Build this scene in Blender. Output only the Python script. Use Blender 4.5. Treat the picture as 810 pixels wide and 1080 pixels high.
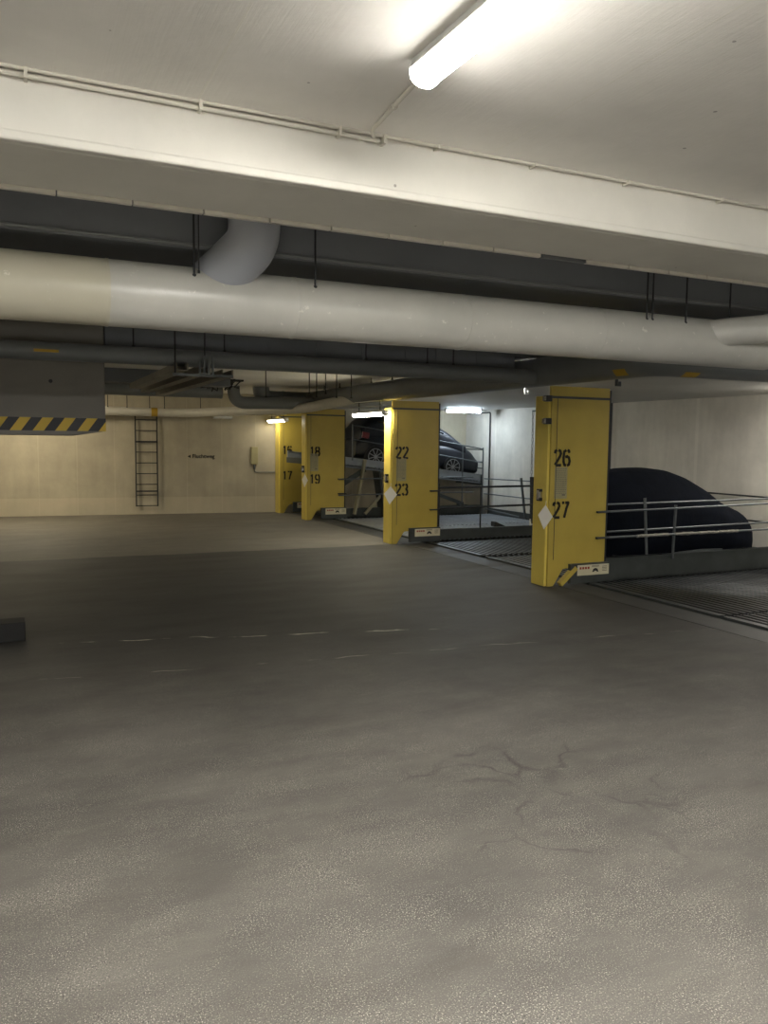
import bpy, bmesh, math, random
from math import pi, radians, sin, cos
from mathutils import Vector, Matrix
random.seed(7)
S = bpy.context.scene
COL = S.collection
for o in list(bpy.data.objects): bpy.data.objects.remove(o)

# ------------------------------------------------------------------ camera
cam_d = bpy.data.cameras.new('camera'); cam = bpy.data.objects.new('camera', cam_d); COL.objects.link(cam)
yaw, pit, rol, FPX = radians(24.98), radians(5.084), radians(.63), 843.36
F = Vector((sin(yaw)*cos(pit), cos(yaw)*cos(pit), -sin(pit)))
Rt = Vector((cos(yaw), -sin(yaw), 0)); U = Rt.cross(F)
R2 = cos(rol)*Rt + sin(rol)*U; U2 = -sin(rol)*Rt + cos(rol)*U
cam.matrix_world = Matrix(((R2.x, U2.x, -F.x, 0), (R2.y, U2.y, -F.y, 0), (R2.z, U2.z, -F.z, 2.15), (0, 0, 0, 1)))
cam_d.sensor_fit = 'VERTICAL'; cam_d.sensor_height = 24; cam_d.lens = FPX/1080*24
cam_d.clip_start = .05; cam_d.clip_end = 100
S.camera = cam
# ------------------------------------------------------------------ world, exposure
w = bpy.data.worlds.new('world'); S.world = w; w.use_nodes = True
w.node_tree.nodes['Background'].inputs[0].default_value = (.9, .95, 1, 1)
w.node_tree.nodes['Background'].inputs[1].default_value = .05
S.view_settings.view_transform = 'Standard'; S.view_settings.look = 'None'
S.view_settings.gamma = 1; S.view_settings.use_curve_mapping = False
S.view_settings.exposure = 1.78
LAMP_MAIN, LAMP_SIDE, LAMP_BACK, LAMP_LIFT, LAMP_REAR = 86, 38, 72, 60, 86

# ------------------------------------------------------------------ materials
def srgb(c):
    return tuple(((v/255+.055)/1.055)**2.4 if v/255 > .04045 else v/255/12.92 for v in c) + (1,)
class G:
    def __init__(s, name):
        s.m = bpy.data.materials.new(name); s.m.use_nodes = True
        s.t = s.m.node_tree; s.b = s.t.nodes['Principled BSDF']
        s.tc = s.t.nodes.new('ShaderNodeTexCoord')
    def n(s, typ, **kw):
        x = s.t.nodes.new(typ)
        for k, v in kw.items():
            if k.startswith('i_'):
                key = k[2:]; x.inputs[int(key) if key.isdigit() else key].default_value = v
            else: setattr(x, k, v)
        return x
    def l(s, a, b): s.t.links.new(a, b)
    def noise(s, scale, detail=4, rough=.55, vec=None, stretch=None):
        x = s.n('ShaderNodeTexNoise'); x.inputs['Scale'].default_value = scale
        x.inputs['Detail'].default_value = detail; x.inputs['Roughness'].default_value = rough
        v = vec or s.tc.outputs['Object']
        if stretch:
            mp = s.n('ShaderNodeMapping'); mp.inputs['Scale'].default_value = stretch; s.l(v, mp.inputs[0]); v = mp.outputs[0]
        s.l(v, x.inputs['Vector']); return x.outputs['Fac']
    def ramp(s, src, a, b, ca=(0, 0, 0, 1), cb=(1, 1, 1, 1)):
        r = s.n('ShaderNodeValToRGB'); e = r.color_ramp.elements
        e[0].position = a; e[0].color = ca; e[1].position = b; e[1].color = cb
        s.l(src, r.inputs[0]); return r.outputs[0]
    def mix(s, fac, a, b, mode='MIX'):
        x = s.n('ShaderNodeMix', data_type='RGBA', blend_type=mode)
        for sock, v in ((x.inputs[0], fac), (x.inputs[6], a), (x.inputs[7], b)):
            if isinstance(v, (int, float)): sock.default_value = v
            elif isinstance(v, tuple): sock.default_value = v
            else: s.l(v, sock)
        return x.outputs[2]
    def math(s, op, a, b=0.0, c=0.0):
        x = s.n('ShaderNodeMath', operation=op)
        for i, v in enumerate((a, b, c)):
            if isinstance(v, (int, float)): x.inputs[i].default_value = v
            else: s.l(v, x.inputs[i])
        return x.outputs[0]
    def bump(s, h, strength=.3, dist=.01):
        x = s.n('ShaderNodeBump'); x.inputs['Strength'].default_value = strength; x.inputs['Distance'].default_value = dist
        s.l(h, x.inputs['Height']); s.l(x.outputs[0], s.b.inputs['Normal'])
    def color(s, c): s.l(c, s.b.inputs['Base Color'])
    def set(s, **kw):
        for k, v in kw.items(): s.b.inputs[k.replace('_', ' ')].default_value = v

def simple(name, rgb, rough=.5, metal=0, var=.12, scale=6, bump=.1, dark=None):
    g = G(name); c = srgb(rgb); d = srgb(dark) if dark else tuple(v*(1-var*2) for v in c[:3])+(1,)
    n = g.noise(scale, 6, .6)
    g.color(g.mix(g.ramp(n, .3, .7), d, c)); g.set(Roughness=rough, Metallic=metal)
    if bump: g.bump(g.noise(scale*8, 3), bump, .003)
    return g.m

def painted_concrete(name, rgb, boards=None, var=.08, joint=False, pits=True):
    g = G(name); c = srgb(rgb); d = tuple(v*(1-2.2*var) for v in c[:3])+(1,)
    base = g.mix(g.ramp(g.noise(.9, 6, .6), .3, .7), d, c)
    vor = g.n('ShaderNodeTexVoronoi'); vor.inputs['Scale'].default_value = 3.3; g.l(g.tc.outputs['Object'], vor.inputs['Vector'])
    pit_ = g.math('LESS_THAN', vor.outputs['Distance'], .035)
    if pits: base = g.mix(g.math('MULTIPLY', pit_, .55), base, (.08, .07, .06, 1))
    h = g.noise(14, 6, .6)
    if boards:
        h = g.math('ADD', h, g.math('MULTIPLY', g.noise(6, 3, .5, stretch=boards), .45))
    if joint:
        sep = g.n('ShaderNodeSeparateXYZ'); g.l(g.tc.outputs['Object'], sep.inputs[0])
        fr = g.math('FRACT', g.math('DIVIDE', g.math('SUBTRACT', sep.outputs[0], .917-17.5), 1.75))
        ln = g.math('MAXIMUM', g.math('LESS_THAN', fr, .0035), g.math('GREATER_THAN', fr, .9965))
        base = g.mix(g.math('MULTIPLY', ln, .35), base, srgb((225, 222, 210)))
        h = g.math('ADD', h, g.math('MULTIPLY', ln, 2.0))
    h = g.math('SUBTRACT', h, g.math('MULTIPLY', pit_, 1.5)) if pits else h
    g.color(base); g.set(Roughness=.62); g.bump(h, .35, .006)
    return g.m

M = {}
M['slab'] = painted_concrete('slab paint', (236, 233, 227), boards=(12, .5, 1), joint=True)
M['beam'] = painted_concrete('beam paint', (226, 223, 214), boards=(.5, 6, 3))
M['dim_beam'] = painted_concrete('shaded beam concrete', (112, 115, 120), boards=(.6, 6, 3), var=.1)  # beams out of the light: their shade is put into a darker grey
M['lift_ceiling'] = painted_concrete('lift ceiling paint', (196, 195, 190), var=.05, pits=False)
M['box'] = painted_concrete('low beam paint', (116, 112, 104), var=.06)

def wall_mat(name, rgb, pitch, off, axis=0, hline=.5):
    g = G(name); c = srgb(rgb); d = tuple(v*.72 for v in c[:3])+(1,)
    sep = g.n('ShaderNodeSeparateXYZ'); g.l(g.tc.outputs['Object'], sep.inputs[0])
    base = g.mix(g.ramp(g.noise(1.1, 7, .62), .28, .72), d, c)
    st = g.ramp(g.noise(1.4, 5, .6, stretch=(3, 3, .5)), .45, .75)
    base = g.mix(g.math('MULTIPLY', st, .25), base, tuple(v*.5 for v in c[:3])+(1,))
    fr = g.math('FRACT', g.math('DIVIDE', g.math('ADD', sep.outputs[axis], off+50*pitch), pitch))
    ln = g.math('MAXIMUM', g.math('LESS_THAN', fr, .016), g.math('GREATER_THAN', fr, .984))
    base = g.mix(g.math('MULTIPLY', ln, .22), base, tuple(min(1, v*1.25) for v in c[:3])+(1,))
    low = g.math('LESS_THAN', g.math('ADD', sep.outputs[2], g.math('MULTIPLY', g.noise(3), .04)), hline)
    base = g.mix(g.math('MULTIPLY', low, .35), base, tuple(min(1, v*1.2) for v in c[:3])+(1,))
    g.color(base); g.set(Roughness=.75); g.bump(g.math('ADD', g.noise(9, 7, .65), g.math('MULTIPLY', ln, .8)), .35, .008)
    return g.m
M['wall_far'] = wall_mat('far wall concrete', (182, 173, 152), .985, 0.0)
M['wall_lift'] = wall_mat('lift wall concrete', (214, 209, 198), 2.6, -12.66, axis=1, hline=-9)
M['wall_plain'] = wall_mat('plain wall concrete', (190, 186, 172), 1.2, 0, axis=1)

def floor_mat():
    g = G('worn garage floor'); o = g.tc.outputs['Object']
    sep = g.n('ShaderNodeSeparateXYZ'); g.l(o, sep.inputs[0])
    X, Y = sep.outputs[0], sep.outputs[1]
    big = g.ramp(g.noise(.45, 6, .6), .33, .7)
    mid = g.ramp(g.noise(1.6, 7, .65, stretch=(.55, 1.5, 1)), .35, .7)
    c = g.mix(big, srgb((66, 63, 59)), srgb((94, 90, 84)))
    c = g.mix(g.math('MULTIPLY', mid, .35), c, srgb((130, 125, 115)))
    # fine aggregate
    f1 = g.noise(150, 2, .65); f2 = g.noise(300, 2, .5); pm = g.ramp(g.noise(2.0, 7, .7), .4, .62, (.22, .12, .12, 1), (1, 1, 1, 1))
    c = g.mix(g.math('MULTIPLY', g.math('MULTIPLY', g.ramp(f1, .57, .66), .85), pm), c, srgb((222, 216, 200)))
    c = g.mix(g.math('MULTIPLY', g.ramp(f1, .42, .33), .0), c, srgb((50, 48, 44)))
    c = g.mix(g.math('MULTIPLY', g.math('MULTIPLY', g.ramp(g.noise(105, 2, .6, stretch=(1.1, .9, 1)), .36, .42, (1, 1, 1, 1), (0, 0, 0, 1)), .95), pm), c, srgb((34, 32, 30)))
    c = g.mix(g.math('MULTIPLY', g.ramp(f2, .4, .6), .25), c, srgb((80, 77, 70)))
    # wear bands and tyre dirt running across the lane
    st = g.ramp(g.noise(1.3, 7, .68, stretch=(.5, 1.6, 1)), .5, .7)
    c = g.mix(g.math('MULTIPLY', st, .4), c, srgb((66, 62, 55)))
    # cracks in one patch
    dis = g.n('ShaderNodeTexNoise'); dis.inputs['Scale'].default_value = 1.6; dis.inputs['Detail'].default_value = 5
    g.l(o, dis.inputs['Vector'])
    vm = g.n('ShaderNodeVectorMath', operation='MULTIPLY_ADD'); g.l(dis.outputs['Color'], vm.inputs[0]); vm.inputs[1].default_value = (.9, .9, 0); g.l(o, vm.inputs[2])
    vo = g.n('ShaderNodeTexVoronoi', feature='DISTANCE_TO_EDGE'); vo.inputs['Scale'].default_value = 1.5; g.l(vm.outputs[0], vo.inputs['Vector'])
    cr = g.ramp(vo.outputs['Distance'], .0, .035, (1, 1, 1, 1), (0, 0, 0, 1))
    dx = g.math('SUBTRACT', X, 2.9); dy = g.math('SUBTRACT', Y, 3.9)
    rad = g.math('ADD', g.math('MULTIPLY', dx, dx), g.math('MULTIPLY', g.math('MULTIPLY', dy, dy), .8))
    msk = g.math('MULTIPLY', g.ramp(rad, .4, 1.9, (1, 1, 1, 1), (0, 0, 0, 1)), g.ramp(g.noise(2.2, 4), .42, .6))
    c = g.mix(g.math('MULTIPLY', g.math('MULTIPLY', cr, msk), .7), c, srgb((48, 45, 40)))
    # pale scratches and salt marks
    sc = g.math('MULTIPLY', g.ramp(g.noise(3.0, 6, .7, stretch=(.5, 9, 1)), .66, .72), g.ramp(g.noise(.8, 3), .5, .62))
    c = g.mix(g.math('MULTIPLY', sc, .6), c, srgb((205, 200, 185)))
    # construction joints across the lane: one tone step far away, a pale scraped line mid way
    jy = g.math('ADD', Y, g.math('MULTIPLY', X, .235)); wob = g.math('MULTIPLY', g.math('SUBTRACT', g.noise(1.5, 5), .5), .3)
    j1 = g.math('ABSOLUTE', g.math('SUBTRACT', g.math('ADD', jy, wob), 9.0))
    l1 = g.math('MULTIPLY', g.math('LESS_THAN', g.math('ADD', j1, g.math('MULTIPLY', g.math('SUBTRACT', g.noise(7, 5, .7), .5), .06)), .018), g.math('MULTIPLY', g.ramp(g.noise(2.3, 4), .42, .56), g.math('MULTIPLY', g.math('GREATER_THAN', X, .4), g.math('LESS_THAN', X, 4.4))))
    c = g.mix(g.math('MULTIPLY', l1, .0), c, srgb((215, 208, 190)))
    j3 = g.math('ABSOLUTE', g.math('SUBTRACT', g.math('ADD', g.math('ADD', Y, g.math('MULTIPLY', X, .12)), wob), 7.6))
    l3 = g.math('MULTIPLY', g.math('LESS_THAN', j3, .012), g.ramp(g.noise(1.9, 4), .5, .62))
    c = g.mix(g.math('MULTIPLY', l3, .5), c, srgb((190, 184, 168)))
    j2 = g.math('ADD', g.math('ADD', Y, g.math('MULTIPLY', X, .03)), wob)
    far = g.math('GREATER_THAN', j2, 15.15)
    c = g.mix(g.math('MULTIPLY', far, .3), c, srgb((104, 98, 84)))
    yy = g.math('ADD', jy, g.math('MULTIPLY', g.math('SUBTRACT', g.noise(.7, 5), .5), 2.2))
    falloff_grime = g.math('MULTIPLY', g.ramp(g.math('DIVIDE', yy, 20.0), .29, .47), g.math('SUBTRACT', 1.0, far))
    c = g.mix(g.math('MULTIPLY', falloff_grime, .86), c, srgb((40, 38, 34)))  # mid lane darkened to paint in light falloff, along with some grime
    c = g.mix(g.math('MULTIPLY', l1, .75), c, srgb((200, 194, 178)))
    c = g.mix(g.math('MULTIPLY', l3, .22), c, srgb((190, 184, 168)))
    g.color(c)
    r = g.n('ShaderNodeMapRange'); r.inputs['To Min'].default_value = .55; r.inputs['To Max'].default_value = .85
    g.l(g.noise(1.3, 6, .6, stretch=(.5, 1.4, 1)), r.inputs[0]); g.l(r.outputs[0], g.b.inputs['Roughness'])
    g.bump(g.math('ADD', g.math('MULTIPLY', f1, .6), g.noise(25, 5)), .45, .006)
    return g.m
M['floor'] = floor_mat()
M['pit'] = simple('pit concrete', (58, 58, 56), .8, scale=2)
M['curb'] = simple('curb strip', (62, 61, 57), .6, scale=3, var=.2, bump=.3)
M['yellow'] = simple('yellow paint', (184, 161, 70), .42, scale=2.2, var=.06, bump=.04)
M['yellow_edge'] = simple('yellow paint column', (222, 198, 92), .4, scale=2, var=.06, bump=.04)
M['black'] = simple('black paint', (24, 22, 20), .5, bump=0)
M['grey_print'] = simple('grey print', (110, 106, 96), .6, bump=0)
M['notice'] = simple('notice sheet', (158, 150, 112), .5, var=.05, bump=0)
M['plate'] = simple('plate cream', (206, 198, 168), .45, var=.06, bump=0)
M['red'] = simple('red print', (150, 48, 36), .5, bump=0)
M['paper'] = simple('paper', (238, 234, 222), .7, var=.02, bump=0)
M['chrome'] = simple('chrome', (190, 190, 190), .25, metal=1, var=.05, bump=0)
M['galv'] = simple('galvanised steel', (112, 116, 118), .42, metal=.7, var=.15, scale=5)
M['deck'] = simple('galvanised deck', (88, 90, 92), .36, metal=.7, var=.3, scale=1.6, bump=.15)
M['deck_lit'] = simple('lit galvanised deck', (190, 196, 204), .3, metal=.6, var=.15, scale=1.6, bump=.1)  # overhead lamp light put into a paler deck colour
M['girder_lit'] = simple('brightened galvanised girder', (150, 156, 162), .45, metal=.3, var=.12, scale=3)  # girder lightened in colour where lamp light barely reaches it
M['girder'] = simple('girder steel', (78, 82, 80), .5, metal=.5, var=.15, scale=3)
M['rail'] = simple('rail steel', (104, 108, 110), .45, metal=.6, var=.1)
M['rail_dark'] = simple('dark rail steel', (52, 54, 56), .5, metal=.5, var=.1)
M['strut'] = simple('pale strut steel', (160, 154, 128), .5, metal=.3, var=.1)
M['rod'] = simple('hanger rod steel', (60, 60, 62), .5, metal=.6, bump=0)
M['grey_pipe'] = simple('grey plastic pipe', (160, 163, 170), .38, var=.05, scale=1.5, bump=.02)
M['dark_pipe'] = simple('dark lagged pipe', (118, 121, 122), .42, var=.07, scale=1.5, bump=.03)
M['conduit'] = simple('painted conduit', (206, 202, 190), .5, var=.05, bump=.02)
M['sticker'] = simple('orange sticker', (196, 158, 52), .5, var=.1, bump=0)
M['tray'] = simple('cable tray metal', (120, 116, 104), .45, metal=.4, var=.12)
M['cable'] = simple('black cable', (20, 20, 20), .6, bump=0)
M['white_plastic'] = simple('fixture plastic', (200, 200, 196), .4, var=.03, bump=0)
M['tape'] = simple('torn pale tape', (150, 146, 134), .6, var=.2, scale=20)
M['rubber'] = simple('tyre rubber', (20, 20, 21), .8, bump=0)
M['alloy'] = simple('alloy wheel', (150, 152, 155), .3, metal=.8, var=.05, bump=0)
M['carpaint'] = simple('dark blue car paint', (8, 12, 22), .45, metal=.1, var=.05, bump=0)
M['glass_dark'] = simple('dark car glass', (8, 10, 14), .08, var=.0, bump=0)
M['taillight'] = simple('red tail light', (105, 14, 18), .3, var=.05, bump=0)
def big_pipe_mat():
    g = G('cream lagged duct'); sep = g.n('ShaderNodeSeparateXYZ'); g.l(g.tc.outputs['Object'], sep.inputs[0])
    base = g.mix(g.ramp(g.noise(1.4, 5, .6), .3, .7), srgb((178, 177, 170)), srgb((196, 194, 186)))
    old = g.math('LESS_THAN', sep.outputs[0], .66)   # older yellowed length of duct on the left
    base = g.mix(g.math('MULTIPLY', old, .55), base, srgb((188, 180, 150)))
    base = g.mix(g.math('MULTIPLY', g.ramp(g.noise(14, 4, .6), .66, .7), .5), base, srgb((235, 232, 222)))
    g.color(base); g.set(Roughness=.3); g.bump(g.noise(5, 4), .06, .01); return g.m
M['duct'] = big_pipe_mat()
def cover_mat():
    g = G('navy car cover'); c = g.mix(g.ramp(g.noise(4, 5), .3, .7), (.0012, .0022, .005, 1), (.002, .0035, .008, 1))
    g.color(c); g.set(Roughness=.95, Specular_IOR_Level=.12); g.bump(g.noise(5, 4, stretch=(1, 1, .4)), .5, .03); return g.m
M['cover'] = cover_mat()
def hazard_mat():
    g = G('hazard tape'); sep = g.n('ShaderNodeSeparateXYZ'); g.l(g.tc.outputs['Object'], sep.inputs[0])
    t = g.math('FRACT', g.math('DIVIDE', g.math('ADD', g.math('SUBTRACT', sep.outputs[0], g.math('MULTIPLY', sep.outputs[2], .72)), 20.09), .238))
    g.color(g.mix(g.math('LESS_THAN', t, .5), srgb((196, 164, 40)), srgb((16, 16, 18)))); g.set(Roughness=.5); return g.m
M['hazard'] = hazard_mat()
def emis(name, col, s, side=.1, pw=1.0):
    # prismatic diffuser: most of the light leaves downward, the flanks glow less
    g = G(name); g.set(Base_Color=(.9, .9, .9, 1)); g.b.inputs['Emission Color'].default_value = col
    geo = g.n('ShaderNodeNewGeometry'); sp = g.n('ShaderNodeSeparateXYZ'); g.l(geo.outputs['Normal'], sp.inputs[0])
    dn = g.math('MAXIMUM', g.math('MULTIPLY', sp.outputs[2], -1.0), 0.0)
    dn = g.math('POWER', dn, pw)
    g.l(g.math('MULTIPLY', g.math('MULTIPLY_ADD', dn, 1-side, side), s), g.b.inputs['Emission Strength']); return g.m
M['tube_main'] = emis('lit diffuser main', (1, .97, .905, 1), LAMP_MAIN, .012, 2.6)
M['tube_side'] = emis('lit diffuser side', (1, .93, .74, 1), LAMP_SIDE, .35)
M['tube_far'] = emis('lit diffuser far', (1, .93, .74, 1), 9, .35)
M['fill_lane'] = emis('fill diffuser lane', (1, .88, .64, 1), 8, .3)
M['fill_mid'] = emis('fill diffuser mid', (1, .95, .86, 1), 26, .5)
M['fill_entry'] = emis('fill diffuser entry', (.97, .98, 1, 1), 230, .01, 1.8)
M['tube_back'] = emis('lit diffuser back', (1, .88, .64, 1), LAMP_BACK)
M['tube_rear'] = emis('lit diffuser rear', (1, .97, .905, 1), LAMP_REAR, .012, 2.6)
M['fill_lift2'] = emis('fill diffuser lift right', (1, .95, .86, 1), 42, .4)
M['tube_lift'] = emis('lit diffuser lift', (.74, .88, 1, 1), LAMP_LIFT, .4)

# ------------------------------------------------------------------ helpers
def B(): return bmesh.new()
def box(bm, x0, x1, y0, y1, z0, z1, mtx=None):
    vs = [bm.verts.new((x, y, z)) for z in (z0, z1) for x, y in ((x0, y0), (x1, y0), (x1, y1), (x0, y1))]
    for f in ((3, 2, 1, 0), (4, 5, 6, 7), (0, 1, 5, 4), (1, 2, 6, 5), (2, 3, 7, 6), (3, 0, 4, 7)): bm.faces.new([vs[i] for i in f])
    if mtx:
        for v in vs: v.co = mtx @ v.co
    return bm
def prism(bm, pts, axis, a, b):
    """extrude a 2-D outline along axis ('x','y','z') from a to b"""
    def mk(p, t): return {'x': (t, p[0], p[1]), 'y': (p[0], t, p[1]), 'z': (p[0], p[1], t)}[axis]
    A = [bm.verts.new(mk(p, a)) for p in pts]; C = [bm.verts.new(mk(p, b)) for p in pts]
    bm.faces.new(A); bm.faces.new(C[::-1])
    for i in range(len(pts)):
        j = (i+1) % len(pts); bm.faces.new((A[j], A[i], C[i], C[j]))
    bmesh.ops.recalc_face_normals(bm, faces=bm.faces[:]); return bm
def beam_between(bm, p, q, wd, ht):
    p, q = Vector(p), Vector(q); d = (q-p); L = d.length; d.normalize()
    up = Vector((0, 0, 1)) if abs(d.z) < .95 else Vector((0, 1, 0))
    s = d.cross(up).normalized(); u = s.cross(d).normalized()
    m = Matrix((( d.x, s.x, u.x, p.x), (d.y, s.y, u.y, p.y), (d.z, s.z, u.z, p.z), (0, 0, 0, 1)))
    box(bm, 0, L, -wd/2, wd/2, -ht/2, ht/2, m); bmesh.ops.recalc_face_normals(bm, faces=bm.faces[:]); return bm
def sweep(bm, pts, r, seg=24, cap=True):
    pts = [Vector(p) for p in pts]; rr = r if isinstance(r, (list, tuple)) else [r]*len(pts)
    rings = []; prev = None
    for i, p in enumerate(pts):
        t = ((pts[i]-pts[i-1]).normalized() if i else Vector()) + ((pts[i+1]-pts[i]).normalized() if i < len(pts)-1 else Vector())
        t.normalize()
        if prev is None:
            a = Vector((0, 0, 1)) if abs(t.z) < .9 else Vector((1, 0, 0)); n = t.cross(a).normalized()
        else: n = (prev - t*prev.dot(t)).normalized()
        prev = n; b = t.cross(n)
        rings.append([bm.verts.new(p + (n*cos(2*pi*k/seg)+b*sin(2*pi*k/seg))*rr[i]) for k in range(seg)])
    for A, C in zip(rings, rings[1:]):
        for k in range(seg): bm.faces.new((A[k], A[(k+1) % seg], C[(k+1) % seg], C[k]))
    if cap: bm.faces.new(rings[0][::-1]); bm.faces.new(rings[-1])
    bmesh.ops.recalc_face_normals(bm, faces=bm.faces[:]); return bm
def rounded(pts, rad, n=8):
    """polyline with its corners rounded"""
    pts = [Vector(p) for p in pts]; out = [pts[0]]
    for i in range(1, len(pts)-1):
        a, b, c = pts[i-1], pts[i], pts[i+1]; d1 = (a-b).normalized(); d2 = (c-b).normalized()
        s, e = b+d1*rad, b+d2*rad
        for k in range(n+1):
            t = k/n; out.append(s*(1-t)**2 + b*2*t*(1-t) + e*t*t)
    return out+[pts[-1]]
def obj(name, bm, mat, parent=None, smooth=False, label=None, origin=None, bevel=0):
    me = bpy.data.meshes.new(name); bm.to_mesh(me); bm.free()
    me.materials.append(mat)
    if smooth:
        for p in me.polygons: p.use_smooth = True
        try: me.set_sharp_from_angle(angle=radians(40))
        except Exception: pass
    o = bpy.data.objects.new(name, me); COL.objects.link(o)
    if parent: o.parent = parent
    if label: o['label'] = label
    if origin:
        me.transform(Matrix.Translation(-Vector(origin))); o.location = origin
    if bevel:
        b = o.modifiers.new('bevel', 'BEVEL'); b.width = bevel; b.segments = 2; b.limit_method = 'ANGLE'
    return o
def tag(o, label, cat, group=None):
    o['label'] = label; o['category'] = cat
    if group: o['group'] = group
    return o
def thing(name, label, cat, loc=(0, 0, 0), group=None, rotz=0):
    o = bpy.data.objects.new(name, None); COL.objects.link(o); o.location = loc; o.rotation_euler = (0, 0, rotz)
    o.empty_display_size = .1; return tag(o, label, cat, group)
def struct(name, bm, mat, **kw):
    o = obj(name, bm, mat, **kw); o['kind'] = 'structure'; return o
def copy_tree(o, parent=None):
    c = o.copy(); COL.objects.link(c); c.parent = parent
    for ch in [x for x in bpy.data.objects if x.parent == o]: copy_tree(ch, c)
    return c
def dup(o, loc, label, group=None, rotz=None):
    c = copy_tree(o); c.location = loc; c['label'] = label
    if group: c['group'] = group
    if rotz is not None: c.rotation_euler = (0, 0, rotz)
    return c
def text_mesh(name, body, size, mat, parent, mtx, ext=.002, bold=0, label=None):
    cu = bpy.data.curves.new('t', 'FONT'); cu.body = body; cu.size = size; cu.extrude = ext; cu.offset = bold; cu.resolution_u = 3
    t = bpy.data.objects.new('t', cu); COL.objects.link(t); bpy.context.view_layer.update()
    me = bpy.data.meshes.new_from_object(t.evaluated_get(bpy.context.evaluated_depsgraph_get()))
    bpy.data.objects.remove(t); bpy.data.curves.remove(cu); me.transform(mtx); me.materials.clear(); me.materials.append(mat)
    o = bpy.data.objects.new(name, me); COL.objects.link(o)
    if parent: o.parent = parent
    if label: o['label'] = label
    return o
FACE_Y = Matrix(((1, 0, 0, 0), (0, 0, -1, 0), (0, 1, 0, 0), (0, 0, 0, 1)))   # letters upright, facing -Y

# ================================================================== SETTING
XL, XC, XR, Y0, Y1 = -6.0, 7.42, 13.2, -6.0, 24.6
LZ = 3.12
def wallY(x): return 23.804 + (x+.323)*(-.1201)
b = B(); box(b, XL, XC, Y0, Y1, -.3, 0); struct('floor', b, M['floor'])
b = B(); box(b, XC, XR, Y0, Y1, -.6, -.3); struct('floor', b, M['pit'])
b = B(); box(b, XL-.2, 7.6, Y0, 10.4, 3.88, 4.1); struct('ceiling', b, M['slab'])
b = B(); box(b, XL-.2, 7.45, 10.4, Y1, 3.46, 4.1); struct('ceiling', b, M['slab'])
b = B(); box(b, 7.45, XR+.2, 7.65, Y1, LZ, 4.1); struct('ceiling', b, M['lift_ceiling'])
b = B(); box(b, 7.6, XR+.2, Y0, 7.65, 3.6, 4.1); struct('ceiling', b, M['lift_ceiling'])
b = B(); box(b, XR, XR+.2, Y0, Y1, -.6, 3.88); struct('wall_right', b, M['wall_lift'])
b = B(); box(b, XL-.2, XL, Y0, Y1, 0, 3.88); struct('wall_left', b, M['wall_plain'])
b = B(); box(b, XL-.2, XR+.2, Y0-.2, Y0, -.6, 3.88); struct('wall_back', b, M['wall_plain'])
# far wall, skewed to the beams; local x runs along it
ang = math.atan(-.1201); b = B(); box(b, -6.1, 14.2, 0, .25, -.6, 3.9)
o = struct('wall_front', b, M['wall_far']); o.location = (-.323, 23.804, 0); o.rotation_euler = (0, 0, ang)
# ceiling beams across the lane
b = B(); box(b, XL, 7.6, 4.33, 5.06, 3.58, 3.9); box(b, XL, 7.6, 4.30, 4.36, 3.55, 3.60); box(b, XL, 7.6, 4.36, 5.06, 3.55, 3.58)
struct('trim_1', b, M['beam'], bevel=.012)
b = B(); box(b, XL, 7.6, 6.1, 6.83, 3.55, 3.9); struct('trim_2', b, M['dim_beam'], bevel=.012)
b = B(); box(b, 1.03, 6.75, 10.0, 10.4, 3.12, 3.9)
box(b, 6.75, 7.45, 10.0, 10.4, 3.4, 3.9)
for x in (2.0, 3.0, 3.66, 4.31, 4.96, 5.44, 6.1): box(b, x-.006, x+.006, 9.992, 10.0, 3.12, 3.88)
struct('trim_3', b, M['dim_beam'])
b = B(); box(b, XL, 4.0, 15.9, 16.4, 3.2, 3.48); struct('trim_4', b, M['dim_beam'])
# edge strip between lane and lifts
b = B(); prism(b, [(7.42, -.02), (7.42, .003), (7.5, .004), (7.92, .0), (7.92, -.12), (7.6, -.3), (7.42, -.3)], 'y', Y0, 22.4)
struct('trim_5', b, M['curb'])
# low hanging beam with hazard stripe
t = thing('overhead_beam', 'low hanging concrete beam with black and yellow hazard stripe, left', 'beam', (-1.5, 10.0, 2.17))
b = B(); prism(b, [(-4.5, 0), (2.16, 0), (2.48, .05), (2.52, .08), (2.52, 1.71), (-4.5, 1.71)], 'y', 0, .5); obj('beam_body', b, M['box'], t, bevel=.01)
b = B(); box(b, -4.5, 2.522, -.004, 0.0, .055, .205); obj('hazard_tape', b, M['hazard'], t)
b = B(); 
for x in (-.4, .75, 1.93): sweep(b, [(x, -.006, .62), (x, .01, .62)], .022, 12)
obj('bolt', b, M['rod'], t)

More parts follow.
